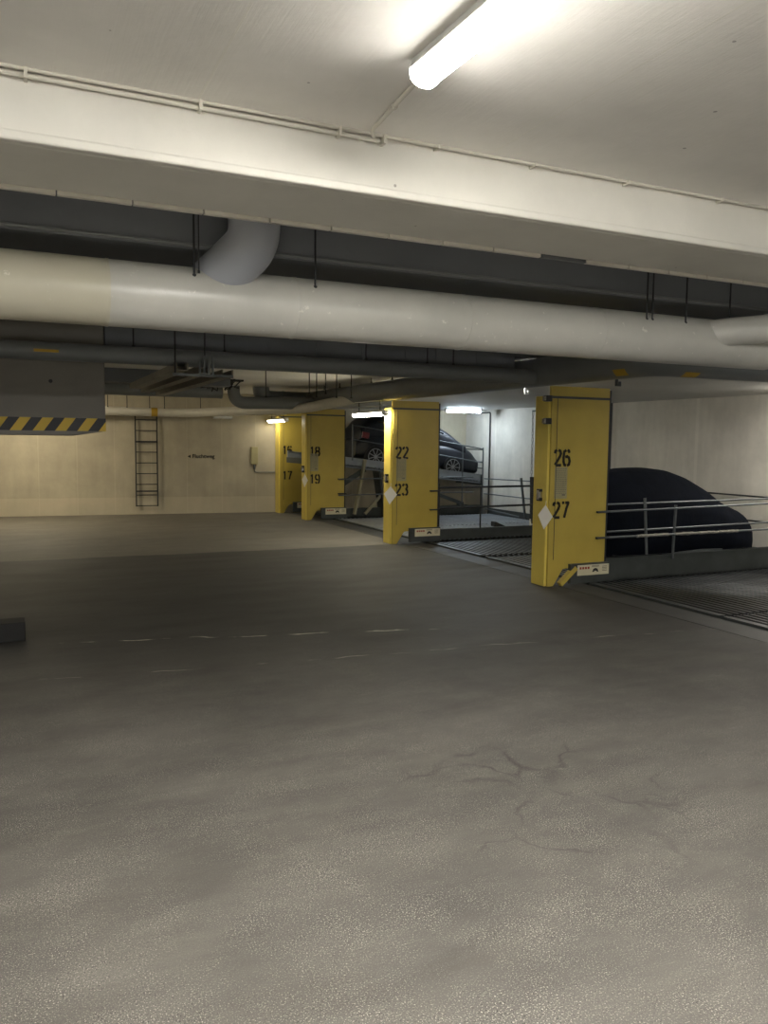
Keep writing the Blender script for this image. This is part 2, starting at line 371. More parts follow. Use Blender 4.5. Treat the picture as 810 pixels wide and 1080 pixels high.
# ================================================================== LAMPS
def make_lamp(label, loc, L, mat, group, rails=False, rotz=0, wdt=.075):
    t = thing('tube_light', label, 'ceiling light', loc, group, rotz)      # local y along the tube, z=0 at the diffuser bottom
    b = B(); prism(b, [(-wdt, .07), (wdt, .07), (wdt*.8, .115), (-wdt*.8, .115)], 'y', 0, L); obj('housing', b, M['white_plastic'], t)
    b = B(); n = 12
    prof = [(-wdt*cos(pi*k/n)*.93, .07-.07*sin(pi*k/n)**.7) for k in range(n+1)]
    prism(b, prof, 'y', .03, L-.03); obj('diffuser', b, mat, t, smooth=True)
    for y in (0, L-.03):
        b = B(); prism(b, [(p[0]*1.06, p[1]-(.003 if p[1] < .07 else 0)) for p in prof], 'y', y, y+.03); obj('end_cap', b, mat if rails is None else M['white_plastic'], t, smooth=True)
    if rails:
        for z in (.2, .31):
            b = B(); box(b, -.03, .03, .05, L-.05, z, z+.018); obj('suspension_rail', b, M['white_plastic'], t)
        for y in (.25, L-.25):
            b = B(); box(b, -.008, .008, y-.008, y+.008, .11, .31); obj('hanger', b, M['rod'], t)
    return t
make_lamp('bright tube light on the ceiling above, nearest the camera', (1.8, 1.85, 3.765), 1.55, M['tube_main'], None, rails=None, rotz=radians(1.5))
make_lamp('lit tube light in front of the post numbered 22', (6.92, 14.85, 2.66), 1.6, M['tube_side'], 'tube lights by the yellow posts', rails=True)
make_lamp('lit tube light at the far wall by the post numbered 16', (6.88, 21.2, 2.64), 1.6, M['tube_far'], 'tube lights by the yellow posts', rails=True)
make_lamp('tube light on the ceiling behind the low hazard beam', (.1, 20.7, 3.34), 1.5, M['tube_back'], None)
make_lamp('tube light in line behind the bright one, above the camera', (1.84, .05, 3.765), 1.55, M['tube_rear'], None)
make_lamp('cold white light on the ceiling over the lifts', (12.6, 20.35, 3.0), 1.2, M['tube_lift'], None, rotz=radians(90), wdt=.045)
make_lamp('added unseen fill light over the lifts right of the covered car', (12.3, 8.3, 3.0), 1.5, M['fill_lift2'], None)  # extra lamp out of view, added to brighten the right lift wall
make_lamp('added fill light between posts 26 and 22, hidden behind the long pipe', (7.40, 10.45, 3.035), 1.5, M['fill_mid'], None, wdt=.05)  # extra lamp kept out of sight to light the middle post's panel
for x, lb in ((-3.4, 'left'), (1.8, 'middle'), (5.6, 'right')):
    make_lamp(lb+' one of three added fill lights far behind the camera', (x, -3.9, 3.765), 1.55, M['fill_entry'], 'added fill lights behind the camera')  # invented lamps; their floor bounce brightens the near ceiling and beam
make_lamp('added unseen fill light on the near ceiling, left of the camera', (-3.4, 1.4, 3.765), 1.55, M['tube_rear'], None)  # extra lamp outside the view, brightens the lane side of the nearest post
make_lamp('added unseen fill light on the back ceiling left of the lane, behind hazard beam', (-1.4, 12.3, 3.34), 1.5, M['fill_lane'], None)  # extra unseen lamp for the lane faces of the posts and the back floor
make_lamp('small unlit fixture high on the far wall', (5.75, 22.75, 2.72), .55, M['white_plastic'], None, rotz=radians(97))
# conduits along the near beam
t = thing('conduit_run', 'pair of painted conduits clipped along top of the nearest beam', 'conduit', (0, 4.3, 3.85))
b = B(); sweep(b, [(-4, .0, 0), (1.95, 0, 0)], .012, 12); obj('lower_tube', b, M['conduit'], t, True)
b = B(); sweep(b, [(-4, -.015, .028), (7.4, -.015, .028)], .012, 12); obj('upper_tube', b, M['conduit'], t, True)
for x in (-1.5, .11, .93, 1.7, 1.97, 2.32, 3.0, 3.75, 4.6, 5.5):
    b = B(); box(b, x-.008, x+.008, -.035, .03, -.02 if x < 2 else .008, .045); obj('clip', b, M['conduit'], t)
b = B(); sweep(b, rounded([(1.9, 4.27, 3.855), (1.86, 4.2, 3.862), (1.79, 3.38, 3.862)], .03, 4), .012, 12); sweep(b, [(1.83, 3.85, 3.86), (1.83, 3.87, 3.86)], .018, 8)
tag(obj('conduit', b, M['conduit'], None, True, origin=(1.83, 3.9, 3.85)), 'short conduit from nearest beam to the bright tube light', 'conduit')
# trunking strip along the back edge of near beam
t = thing('cable_trunking', 'thin jointed strip along the far lower edge of nearest beam', 'trunking', (0, 5.08, 3.53))
for i in range(26):
    x = -3.5+i*.42; b = B(); box(b, x, x+.41, -.015, .02, 0, .03); obj('section', b, M['conduit'] if i != 17 else M['rail'], t)
b = B(); sweep(b, [(-4, 6.07, 3.57), (7.4, 6.07, 3.57)], .014, 10)
tag(obj('conduit', b, M['dark_pipe'], None, True, origin=(1, 6.07, 3.56)), 'dark conduit along the second beam just above the big duct', 'conduit')

# ================================================================== PIPES
t = thing('ventilation_duct', 'big round cream duct crossing the whole ceiling', 'duct', (0, 6.2, 3.195))
b = B(); sweep(b, [(-5.9, 0, 0), (7.4, 0, 0)], .237, 64); obj('tube', b, M['duct'], t, True)
for x in (.655, 2.06, 3.6, 5.05):
    b = B(); sweep(b, [(x-.01, 0, 0), (x+.01, 0, 0)], .2405, 64); obj('seam', b, M['duct'], t, True)
b = B(); sweep(b, [(6.40, -.05, .06), (6.62, -.22, .09), (7.0, -.42, .13), (7.35, -.6, .16)], [.14, .14, .14, .14], 32); obj('branch', b, M['duct'], t, True)
b = B(); sweep(b, [(6.93, -.385, .122), (6.98, -.41, .127)], .147, 32); obj('collar', b, M['duct'], t, True)
# pipe coming down onto the duct
t = thing('drain_elbow', 'grey elbow pipe dropping behind the nearest beam onto big duct', 'pipe', (1.6, 5.85, 3.4))
b = B(); sweep(b, rounded([(.06, .03, .475), (.08, .08, .2), (-.26, .46, -.16)], .12, 10), .19, 36); obj('tube', b, M['grey_pipe'], t, True)
# second pipe
t = thing('heating_pipe', 'dark horizontal pipe behind the big duct above the hazard beam', 'pipe', (0, 9.62, 3.09))
b = B(); sweep(b, [(-5.9, 0, 0), (6.82, 0, 0)], .1, 32); obj('tube', b, M['dark_pipe'], t, True)
b = B(); box(b, .25, .5, -.104, -.09, -.02, .01); obj('sticker', b, M['sticker'], t, label='yellow sticker')
# large pipe over the yellow posts
t = thing('main_pipe', 'long grey pipe running above the row of yellow posts', 'pipe', (7.0, 8, 3.165))
b = B(); pts = rounded([(-1.3, 11.6, .29), (-1.3, 11.6, .0), (0, 11.6, 0), (0, -.6, 0), (6.15, -.6, 0)], .28, 8)
sweep(b, pts, .205, 40); obj('tube', b, M['dark_pipe'], t, True)
b = B(); sweep(b, [(0, 10.95, 0), (0, 11.0, 0)], .213, 40); obj('collar', b, M['dark_pipe'], t, True)
b = B(); sweep(b, [(-.75, 11.6, 0), (-.7, 11.6, 0)], .213, 40); obj('collar', b, M['dark_pipe'], t, True)
def band(y, a0, a1, L=.25):
    b = B(); n = 6; rr = .208
    rows = [[b.verts.new((rr*cos(a0+(a1-a0)*k/n), yy, rr*sin(a0+(a1-a0)*k/n))) for k in range(n+1)] for yy in (y, y+L)]
    for k in range(n): b.faces.new((rows[0][k], rows[0][k+1], rows[1][k+1], rows[1][k]))
    return b
obj('sticker', band(-.27, radians(210), radians(240), .22), M['sticker'], t, label='orange sticker')
b = band(.35, radians(228), radians(260), .24)
for v in b.verts: v.co = Vector((v.co.y, -.6+v.co.x, v.co.z))
obj('sticker', b, M['sticker'], t, label='orange sticker')
b = B(); sweep(b, rounded([(4.98, 19.5, 3.45), (4.98, 19.5, 3.04), (7.0, 18.8, 3.06)], .3, 8), .15, 28)
tag(obj('pipe_bend', b, M['dark_pipe'], None, True, origin=(4.98, 19.5, 3.3)), 'left dark U-bend pipe coming down near the far wall', 'pipe')
b = B(); sweep(b, [(-5.5, 19.8, 3.3), (4.75, 19.8, 3.3)], .15, 28); sweep(b, [(4.7, 19.8, 3.3), (4.76, 19.8, 3.3)], .158, 28)
tag(obj('pipe', b, M['dark_pipe'], None, True, origin=(-1, 19.8, 3.2)), 'dark pipe end high in the back left above the ladder', 'pipe')
t = thing('pale_pipe', 'pale pipe along the far wall above the ladder, bending forward', 'pipe', (0, 0, 0))
b = B(); sweep(b, rounded([(-5.5, 23.3, 2.93), (4.55, 23.0, 2.87), (6.55, 18.8, 2.92), (7.0, 16.3, 3.1)], .5, 8), .12, 28); obj('tube', b, M['conduit'], t, True)
b = B(); sweep(b, [(4.1, 23.015, 2.873), (4.15, 23.013, 2.873)], .127, 28); obj('collar', b, M['conduit'], t, True)
b = B(); sweep(b, [(3.55, 23.03, 2.876), (3.72, 23.025, 2.876)], .1215, 28); obj('sticker', b, M['sticker'], t, label='yellow band')
bpy.data.objects.remove(bpy.data.objects['x']) if 'x' in bpy.data.objects else None
# cable trays
for i, (x, yf, z) in enumerate(((1.74, 13.4, 2.93), (2.03, 14.2, 2.92), (2.34, 14.6, 2.9))):
    b = B(); yn = 9.42+.15*i
    prism(b, [(x, z+.09), (x, z), (x+.14, z), (x+.14, z+.09), (x+.125, z+.09), (x+.125, z+.012), (x+.015, z+.012), (x+.015, z+.09)], 'y', yn, yf)
    tag(obj('cable_tray', b, M['tray'], None, origin=(x+.07, (yn+yf)/2, z)),
        ['leftmost of three parallel cable trays hanging below dark pipe', 'middle of three parallel cable trays hanging below dark pipe', 'rightmost and lowest of three parallel cable trays'][i], 'cable tray', 'cable trays under the ceiling')
t = thing('tray_bracket', 'steel bracket with rod holding near end of cable trays', 'bracket', (2.0, 9.42, 2.9))
b = B(); box(b, -.3, .4, -.02, .02, -.03, 0); obj('crossbar', b, M['galv'], t)
b = B(); 
for k in range(4): box(b, .0+k*.05, .02+k*.05, -.02, .0, 0, .16+.05*(k % 2))
obj('comb', b, M['galv'], t)
for x in (-.27, .07): b = B(); sweep(b, [(x, 0, 0), (x, 0, .97)], .01, 8); obj('rod', b, M['rod'], t)
# black cables/valves
b = B(); 
for k in range(26):
    p = Vector((4.3+random.uniform(-.4, .3), 17.6+random.uniform(-.2, .2), 3.32+random.uniform(-.07, .07)))
    sweep(b, [p, p+Vector((random.uniform(-.2, .2), random.uniform(-.1, .1), random.uniform(-.1, .12))), p+Vector((random.uniform(-.15, .2), 0, .16))], .016, 6)
box(b, 3.9, 4.7, 17.5, 17.7, 3.42, 3.46)
tag(obj('cable_bundle', b, M['cable'], None, True, origin=(4.3, 17.6, 3.3)), 'tangle of black cables under the far ceiling beside U-bend pipes', 'cables')
# hanger rods
def rod(x, y, z0, z1, label, r=.008, g='ceiling hanger rods'):
    b = B(); sweep(b, [(x, y, z0), (x, y, z1)], r, 8); sweep(b, [(x, y, z0), (x, y, z0+.02)], r*2, 6)
    tag(obj('hanger_rod', b, M['rod'], None, True, origin=(x, y, z0)), label, 'rod', g)
for x, lb in ((1.25, 'double hanger rod left of the elbow pipe above big duct'), (2.19, 'hanger rod right of the elbow pipe above big duct'), (5.56, 'hanger rod above big duct, leftmost of the four at right'),
              (5.63, 'second of the four close hanger rods above big duct at right'), (6.06, 'third hanger rod above big duct towards right'), (6.65, 'hanger rod above big duct just left of the branch')):
    rod(x, 6.02, 3.33, 3.88, lb)
rod(1.285, 6.02, 3.36, 3.88, 'thin second rod beside the elbow pipe', .005)
for x in (1.3, 2.35, 4.2, 5.1, 5.5): rod(x, 9.62, 3.19, 3.88, 'hanger rod holding dark pipe against dark beam face', .009, 'rods of dark pipe')
for x in (2.4, 2.9, 3.5, 3.9, 4.9): rod(x, 22.9, 2.98, 3.46, 'thin hanger rod of the pale pipe near the far wall', .01, 'rods of pale pipe')
for y in (11.5, 12.6, 13.3, 14.5, 15.5, 17.3, 18.3): rod(6.9, y, 3.36, 3.46, 'hanger rod above the long grey pipe', .012, 'rods of long grey pipe')
for x, y in ((5.9, 14.2), (5.6, 14.2), (5.2, 14.2), (5.0, 13.2), (4.7, 13.2), (4.4, 14.8)): rod(x, y, 2.95, 3.46, 'thin rod hanging from back ceiling between the pipes', .01, 'rods between pipes')

# ================================================================== YELLOW POSTS
STRK = {   # stencil strokes in a 1 x 2 cell, broken by gaps
 '1': [[(.28, 1.66), (.6, 1.95), (.6, 0)]],
 '2': [[(.06, 1.55), (.12, 1.84), (.38, 1.97)], [(.56, 1.97), (.85, 1.85), (.93, 1.52), (.8, 1.18), (.45, .62), (.1, .1)], [(.2, .06), (1.0, .06)]],
 '3': [[(.06, 1.6), (.15, 1.86), (.4, 1.97)], [(.55, 1.97), (.85, 1.84), (.9, 1.5), (.8, 1.2), (.58, 1.07)], [(.6, 1.05), (.88, .9), (.96, .5), (.84, .16), (.56, .03)], [(.4, .03), (.15, .14), (.05, .42)]],
 '6': [[(.9, 1.62), (.82, 1.88), (.6, 1.97)], [(.44, 1.97), (.14, 1.78), (.06, 1.1), (.07, .5), (.2, .12), (.44, .02)], [(.6, .02), (.86, .15), (.95, .6), (.84, 1.02), (.58, 1.17), (.3, 1.1)]],
 '7': [[(.05, 1.93), (.38, 1.93)], [(.5, 1.93), (.97, 1.93), (.7, 1.2), (.4, .0)]],
 '8': [[(.44, 1.97), (.16, 1.84), (.1, 1.5), (.2, 1.16), (.44, 1.05), (.14, .86), (.05, .5), (.16, .14), (.44, .02)], [(.58, 1.97), (.86, 1.84), (.92, 1.5), (.82, 1.16), (.58, 1.05), (.88, .86), (.97, .5), (.86, .14), (.58, .02)]],
 '9': [[(.1, .38), (.18, .12), (.4, .02)], [(.56, .02), (.86, .22), (.94, .9), (.93, 1.5), (.8, 1.88), (.56, 1.97)], [(.4, 1.97), (.14, 1.85), (.05, 1.4), (.16, .98), (.42, .83), (.7, .9)]],
}
def digits(body, x, z, h, parent, name='number', w=.125):
    b = B(); th = .042
    for i, ch in enumerate(body):
        ox = x+i*(w+.035)
        for st in STRK[ch]:
            pts = [Vector((ox+p[0]*w, z+p[1]*h/2)) for p in st]
            for a, c in zip(pts, pts[1:]):
                d = (c-a).normalized(); nn = Vector((-d.y, d.x))*th/2; e = d*th*.3
                if a is pts[0] or True: a2, c2 = a-(e if a != pts[0] else d*0), c+(e if c != pts[-1] else d*0)
                q = [a2+nn, a2-nn, c2-nn, c2+nn]; prism(b, [(v.x, v.y) for v in q], 'y', -.004, -.001)
    return obj(name, b, M['black'], parent, label='black stencilled '+body)
def make_post(loc, top, bot, label, nz=(1.81, 1.03), printed=True, clamps=True, plate=True, brace=False, tagz=True):
    t = thing('lift_post', label, 'lift post', loc, 'yellow lift posts')
    b = B(); box(b, -.02, .10, .03, .36, 0, 2.84); obj('column', b, M['yellow_edge'], t, bevel=.012)
    b = B(); prism(b, [(.02, .0), (.13, .0), (.2, .1), (.3, .25), (1.09, .325), (1.09, 2.98), (0, 2.98), (0, 2.84), (.02, 2.84)], 'y', 0, .05); obj('panel', b, M['yellow'], t, bevel=.006)
    b = B(); box(b, 0, 1.09, -.008, .002, 2.80, 2.835); obj('band', b, M['girder'], t)
    b = B(); box(b, .115, .122, -.006, .002, .4, 2.8); obj('seam', b, M['girder'], t)
    b = B(); box(b, 1.09, 1.12, .0, .08, .3, 2.95); obj('edge_strip', b, M['rail_dark'], t)
    digits(top, .085, nz[0], .235, t); digits(bot, .085, nz[1], .235, t)
    if printed:
        b = B(); box(b, .1, .33, -.004, 0, 1.32, 1.79); nt = obj('notice', b, M['notice'], t, label='pale printed notice sheet')
        b = B()
        for k in range(15):
            z = 1.76-k*.026; x = .115
            while x < .31:
                wd = random.uniform(.012, .04); box(b, x, min(x+wd, .315), -.0055, -.004, z, z+.007); x += wd+.012
        box(b, .24, .3, -.0055, -.004, 1.365, 1.385)
        obj('print', b, M['grey_print'], nt)
    if plate:
        b = B(); box(b, .52, 1.12, -.075, -.07, .145, .305); pl = obj('plate', b, M['plate'], t, label='cream instruction plate')
        b = B(); 
        for k in range(4): box(b, .56+k*.05, .595+k*.05, -.077, -.075, .24, .275); 
        obj('print', b, M['red'], pl)
        b = B(); prism(b, [(.8, .19), (.82, .235), (.86, .25), (.9, .235), (.92, .19), (.89, .19), (.875, .205), (.845, .205), (.83, .19)], 'y', -.077, -.075)
        for k in range(3): box(b, .79, .93, -.077, -.075, .268+k*.01, .272+k*.01)
        for k in range(4): box(b, .99, 1.08, -.077, -.075, .2+k*.022, .206+k*.022)
        obj('symbol', b, M['black'], pl)
        b = B(); box(b, .4, 1.13, -.07, -.0, .03, .325); obj('bracket', b, M['girder'], t)
    if clamps:
        for z in (.70, 1.10):
            b = B(); box(b, .9, 1.14, -.045, 0, z-.014, z+.014); obj('rail_clamp', b, M['rail_dark'], t)
    if brace:
        b = B(); beam_between(b, (.22, -.04, .03), (.5, -.04, .27), .08, .07); obj('brace', b, M['yellow'], t)
    if tagz:
        b = B(); box(b, -.075, -.02, .12, .2, 1.28, 1.46); k = obj('switch_box', b, M['black'], t, bevel=.006)
        b = B(); box(b, -.09, -.03, .11, .13, 1.33, 1.42); box(b, -.085, -.075, .13, .19, 1.3, 1.44); obj('face_plate', b, M['chrome'], k)
    return t
P26 = make_post((7.2, 9.69, 0), '26', '27', 'nearest yellow post, stencilled 26 and 27', brace=True)
for z in (2.47, 2.8):
    b = B(); box(b, -.1, -.0, -.03, .06, z-.05, z+.04); k = obj('sensor', b, M['black'], P26, bevel=.008); b = B(); box(b, -.12, -.1, -.02, .05, z-.04, z+.03); obj('lens', b, M['chrome'], k)
make_post((7.15, 14.98, 0), '22', '23', 'middle yellow post, stencilled 22 and 23', nz=(1.79, 1.02))
make_post((7.15, 20.28, 0), '18', '19', 'narrow-looking yellow post, stencilled 18 and 19', nz=(1.73, .99))
make_post((7.10, 22.5, 0), '16', '17', 'farthest, shaded yellow post, stencilled 16 and 17', nz=(1.73, .99), printed=False, clamps=False, tagz=False)
def diamond(loc, rz, s, label):
    b = B(); h, v = s*.62, s
    prism(b, [(0, 0), (-h, -v*.75), (-.02, -v*1.75), (h, -v*.8)], 'y', -.002, .002)
    for f in b.verts: f.co = Matrix.Rotation(rz, 3, 'Z') @ f.co
    sweep(b, [(0, 0, -.01), (0.01, 0, .06)], .003, 6)
    me = obj('paper_tag', b, M['paper']); me.location = loc; tag(me, label, 'tag', 'paper tags hanging on posts')
diamond((7.13, 9.66, 1.235), radians(-72), .21, 'white diamond paper tag hanging on post numbered 27')
diamond((7.10, 14.93, 1.22), radians(-20), .22, 'white diamond paper tag hanging on post numbered 23')
diamond((7.10, 20.27, 1.24), radians(-70), .2, 'white paper tag hanging on the post numbered 19')
# chain
t = thing('pull_chain', 'thin hanging chain left of the post numbered 26', 'chain', (7.32, 10.3, 0))
b = B(); box(b, -.012, .012, -.25, .012, 2.62, 2.645); obj('arm', b, M['galv'], t)
b = B()
for k in range(34):
    z = 2.62-k*.05; a = (k % 2)*pi/2
    for sgn in (-1, 1): sweep(b, [(cos(a)*sgn*.012, sin(a)*sgn*.012, z), (cos(a)*sgn*.012, sin(a)*sgn*.012, z-.055)], .004, 6)
obj('links', b, M['rod'], t); b = B(); sweep(b, [(0, 0, .86), (0, 0, .96)], [.018, .012], 10); obj('pull_grip', b, M['paper'], t, label='pale pull grip')
# ceiling hooks
for x, y, z0, lb in ((7.68, 11.0, 2.95, 'small chrome clamp under lift ceiling left of post 26'), (7.62, 8.75, 2.95, 'small chrome clamp under lift ceiling right of post 26')):
    b = B(); box(b, x-.05, x+.05, y-.02, y+.02, z0+.11, LZ); box(b, x-.045, x-.015, y-.015, y+.015, z0, z0+.12); box(b, x-.045, x+.04, y-.015, y+.015, z0-.015, z0+.01); box(b, x+.015, x+.04, y-.015, y+.015, z0, z0+.05)
    tag(obj('pipe_clamp', b, M['galv'], None, origin=(x, y, z0)), lb, 'clamp')

# ================================================================== LIFT PLATFORMS
def make_platform(label, y0, y1, z0=0.0, slope=0.0, x0=7.95, x1=12.9, lo=.30, gird=(.06, .3), front=True, far_g=True, near_g=True, deck='deck', gm='girder'):
    t = thing('lift_platform', label, 'lift platform', (x0, y0, z0), 'parking lift platforms')
    L, Wd = x1-x0, y1-y0
    sh = lambda b: [setattr(v, 'co', Vector((v.co.x, v.co.y, v.co.z+slope*v.co.x))) for v in b.verts]
    b = B(); n = int(L/.12)
    pts = []
    for i in range(n):      # corrugated deck section, ribs run across the platform
        x = i*L/n; pts += [(x, 0), (x+.05, 0), (x+.065, .025), (x+.105, .025)]
    pts += [(L, 0), (L, -.03), (0, -.03)]
    A = [b.verts.new((p[0], 0, p[1])) for p in pts[:-2]]; C = [b.verts.new((p[0], Wd, p[1])) for p in pts[:-2]]
    A2 = [b.verts.new((p[0], 0, -.03)) for p in pts[:-2]]; C2 = [b.verts.new((p[0], Wd, -.03)) for p in pts[:-2]]
    for i in range(len(A)-1):
        b.faces.new((A[i], A[i+1], C[i+1], C[i])); b.faces.new((A2[i+1], A2[i], C2[i], C2[i+1]))
        b.faces.new((A[i+1], A[i], A2[i], A2[i+1])); b.faces.new((C[i], C[i+1], C2[i+1], C2[i]))
    b.faces.new((A[0], C[0], C2[0], A2[0])); b.faces.new((A[-1], A2[-1], C2[-1], C[-1]))
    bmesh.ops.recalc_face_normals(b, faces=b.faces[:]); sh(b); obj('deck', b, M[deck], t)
    for flag, y in ((near_g, 0), (far_g, Wd-.07)):
        if not flag: continue
        b = B(); box(b, 0, L, y, y+.07, -lo+.2, gird[1]); box(b, 0, L, y-.02, y+.09, gird[1]-.02, gird[1]); sh(b); obj('side_girder', b, M[gm], t)
    b = B(); box(b, -.02, .06, 0, Wd, -.12, .03); sh(b); obj('front_edge', b, M['girder'], t)
    b = B(); box(b, L-.05, L, 0, Wd, -.1, .2); sh(b); obj('end_stop', b, M['girder'], t)
    return t
make_platform('empty corrugated platform at the right edge, nearest the camera', 4.5, 7.05, near_g=False, far_g=False)
make_platform('empty corrugated platform just in front of the covered car', 7.12, 9.6, near_g=False, far_g=False)
make_platform('platform carrying the covered car, with grey side girder', 9.72, 12.5, gird=(.06, .37), far_g=False)
make_platform('empty ground level platform between posts 22 and 26', 12.75, 14.85, near_g=False, far_g=False)
make_platform('lowered platform lit blue behind post 22', 15.12, 17.6, gird=(.06, .25), far_g=False, deck='deck_lit')
UP = make_platform('raised tilted platform with dark car on it, between posts 16 and 18', 20.62, 22.1, z0=1.62, slope=-.118, x0=7.2, x1=12.85, lo=.26, gird=(0, .22), gm='girder_lit')
make_platform('lowered platform under the dark car, behind post 18', 20.62, 22.1, gird=(.06, .26), far_g=False)
make_platform('empty lowered platform just in front of post 18', 17.68, 20.2, z0=0, near_g=False, far_g=False, deck='deck_lit')
# struts carrying raised platform
t = thing('lift_strut_set', 'steel struts holding up the raised platform behind post 18', 'struts', (8.6, 20.5, 0))
for p, q, m, wd in (((.04, 0, .1), (.35, 0, 1.62), 'strut', .13), ((.36, 0, .1), (1.5, 0, 1.3), 'strut', .08), ((.95, .1, .05), (.75, .1, 1.3), 'girder', .42), ((1.3, .1, 1.1), (3.6, .1, .3), 'girder', .1), ((-.5, .12, .8), (.4, .12, 1.35), 'girder', .14)):
    b = B(); beam_between(b, p, q, .06, wd); obj('strut', b, M[m], t)

# railings
def rail(name_lb, runs, posts, mat='rail', r=.017, grp='lift railings', loc=None, pr=.02):
    loc = loc or runs[0][0]
    t = thing('railing', name_lb, 'railing', loc, grp); o = Vector(loc)
    for pts in runs:
        b = B(); sweep(b, [Vector(p)-o for p in pts], r, 10); obj('rail', b, M[mat], t, True)
    for p, q in posts:
        b = B(); beam_between(b, Vector(p)-o, Vector(q)-o, pr*1.6, pr*1.6); obj('post', b, M[mat], t)
    return t
r26 = rail('railing in front of covered car, nearer rail pair starting at post 26', [[(8.1, 9.66, 1.1), (12.5, 9.66, 1.155)], [(8.1, 9.66, .7), (12.5, 9.66, .7)]], [((9.69, 9.69, .3), (9.72, 9.69, 1.17))], loc=(8.1, 9.66, .7))
b = B()
for a, c in ((.8, 1.35), (1.6, 2.95)):
    x = a
    while x < c: L = random.uniform(.05, .14); sweep(b, [(x, -.0, random.uniform(-.004, .006)), (x+L, 0, 0)], [random.uniform(.02, .028), random.uniform(.019, .024)], 8); x += L*.9
obj('tape', b, M['tape'], r26, label='torn pale tape wrapped round lower rail')
rail('railing beside covered car, farther and higher rail pair', [[(8.2, 10.02, 1.175), (12.5, 10.02, 1.2)], [(8.2, 10.02, .735), (12.5, 10.02, .775)]], [((9.25, 9.8, .3), (9.22, 9.86, 1.28))], loc=(8.2, 10.02, .735))
rail('dark end railing behind nose of the covered car', [[(12.85, 9.9, 1.17), (12.85, 12.4, 1.17)], [(12.85, 9.9, .7), (12.85, 12.4, .7)]], [((12.85, 9.95, .1), (12.85, 9.95, 1.2)), ((12.85, 12.3, .1), (12.85, 12.3, 1.2))], 'rail_dark', loc=(12.85, 9.9, .7))
rail('dark railing starting at post 22 in front of lowered platform', [[(8.0, 15.05, 1.16), (12.3, 15.05, 1.17)], [(8.0, 15.05, .71), (12.3, 15.05, .755)]], [((8.33, 15.08, .2), (8.33, 15.08, 1.25)), ((9.38, 15.08, .22), (9.38, 15.08, 1.16))], 'rail_dark', loc=(8.0, 15.05, .71), pr=.016, r=.023)
rail('end railing of the lowered platform at the lift wall', [[(12.55, 15.2, 1.16), (12.55, 20.0, 1.08)], [(12.55, 15.2, .66), (12.55, 20.0, .64)], [(12.55, 18.2, .12), (12.55, 19.9, .2)]], [((12.45, 17.75, .1), (12.35, 17.85, 1.2))], 'rail', loc=(12.55, 15.2, .66), pr=.03)
b = B(); beam_between(b, (12.42, 17.35, 0), (12.38, 17.35, 1.25), .1, .14); tag(obj('end_column', b, M['rail_dark'], None, origin=(12.42, 17.35, 0)), 'dark upright end column of railing by the post 26 tag', 'column')
rail('sloping railing along raised platform beside dark car', [[(8.57, 20.5, 2.58), (12.8, 20.5, 1.94)], [(8.57, 20.5, 2.19), (12.8, 20.5, 1.53)]],
     [((8.57, 20.5, 1.6), (8.57, 20.5, 2.6)), ((12.1, 20.5, .35), (12.1, 20.5, 2.05)), ((12.8, 20.5, 0), (12.8, 20.5, 1.98))], 'rail', loc=(8.57, 20.5, 1.6), pr=.018)
rail('end railing of raised platform, past nose of the dark car', [[(12.82, 20.55, 1.92), (12.9, 22.0, 1.92)], [(12.82, 20.55, 1.55), (12.9, 22.0, 1.55)], [(12.82, 20.55, 1.36), (12.9, 22.0, 1.36)]], [((12.9, 22.0, 1.1), (12.9, 22.0, 1.95))], 'rail_dark', loc=(12.82, 20.55, 1.2))
rail('low railing starting at post 18 in front of the struts', [[(8.05, 20.22, 1.1), (12.3, 20.22, 1.12)], [(8.05, 20.22, .66), (12.3, 20.22, .68)]], [], 'rail', loc=(8.05, 20.22, .66))
# wheel chocks
def chock(x, y, z, lb):
    b = B(); prism(b, [(0, 0), (.34, 0), (.05, .12), (0, .12)], 'y', 0, .18); o = obj('wheel_chock', b, M['black'], None, bevel=.01); o.location = (x, y, z); tag(o, lb, 'wheel chock', 'wheel chocks')
chock(11.0, 17.0, .026, 'black wheel chock on the lowered platform, farther left one')
chock(11.2, 15.9, .026, 'black wheel chock on the lowered platform, nearer the railing end')
# pale bar on girder
b = B(); prism(b, [(9.7, .371), (10.85, .371), (10.85, .4), (10.4, .412), (9.9, .39)], 'y', 9.73, 9.77); tag(obj('metal_strip', b, M['galv'], None, origin=(10.2, 9.75, .371)), 'pale metal strip lying on girder under the covered car', 'strip')

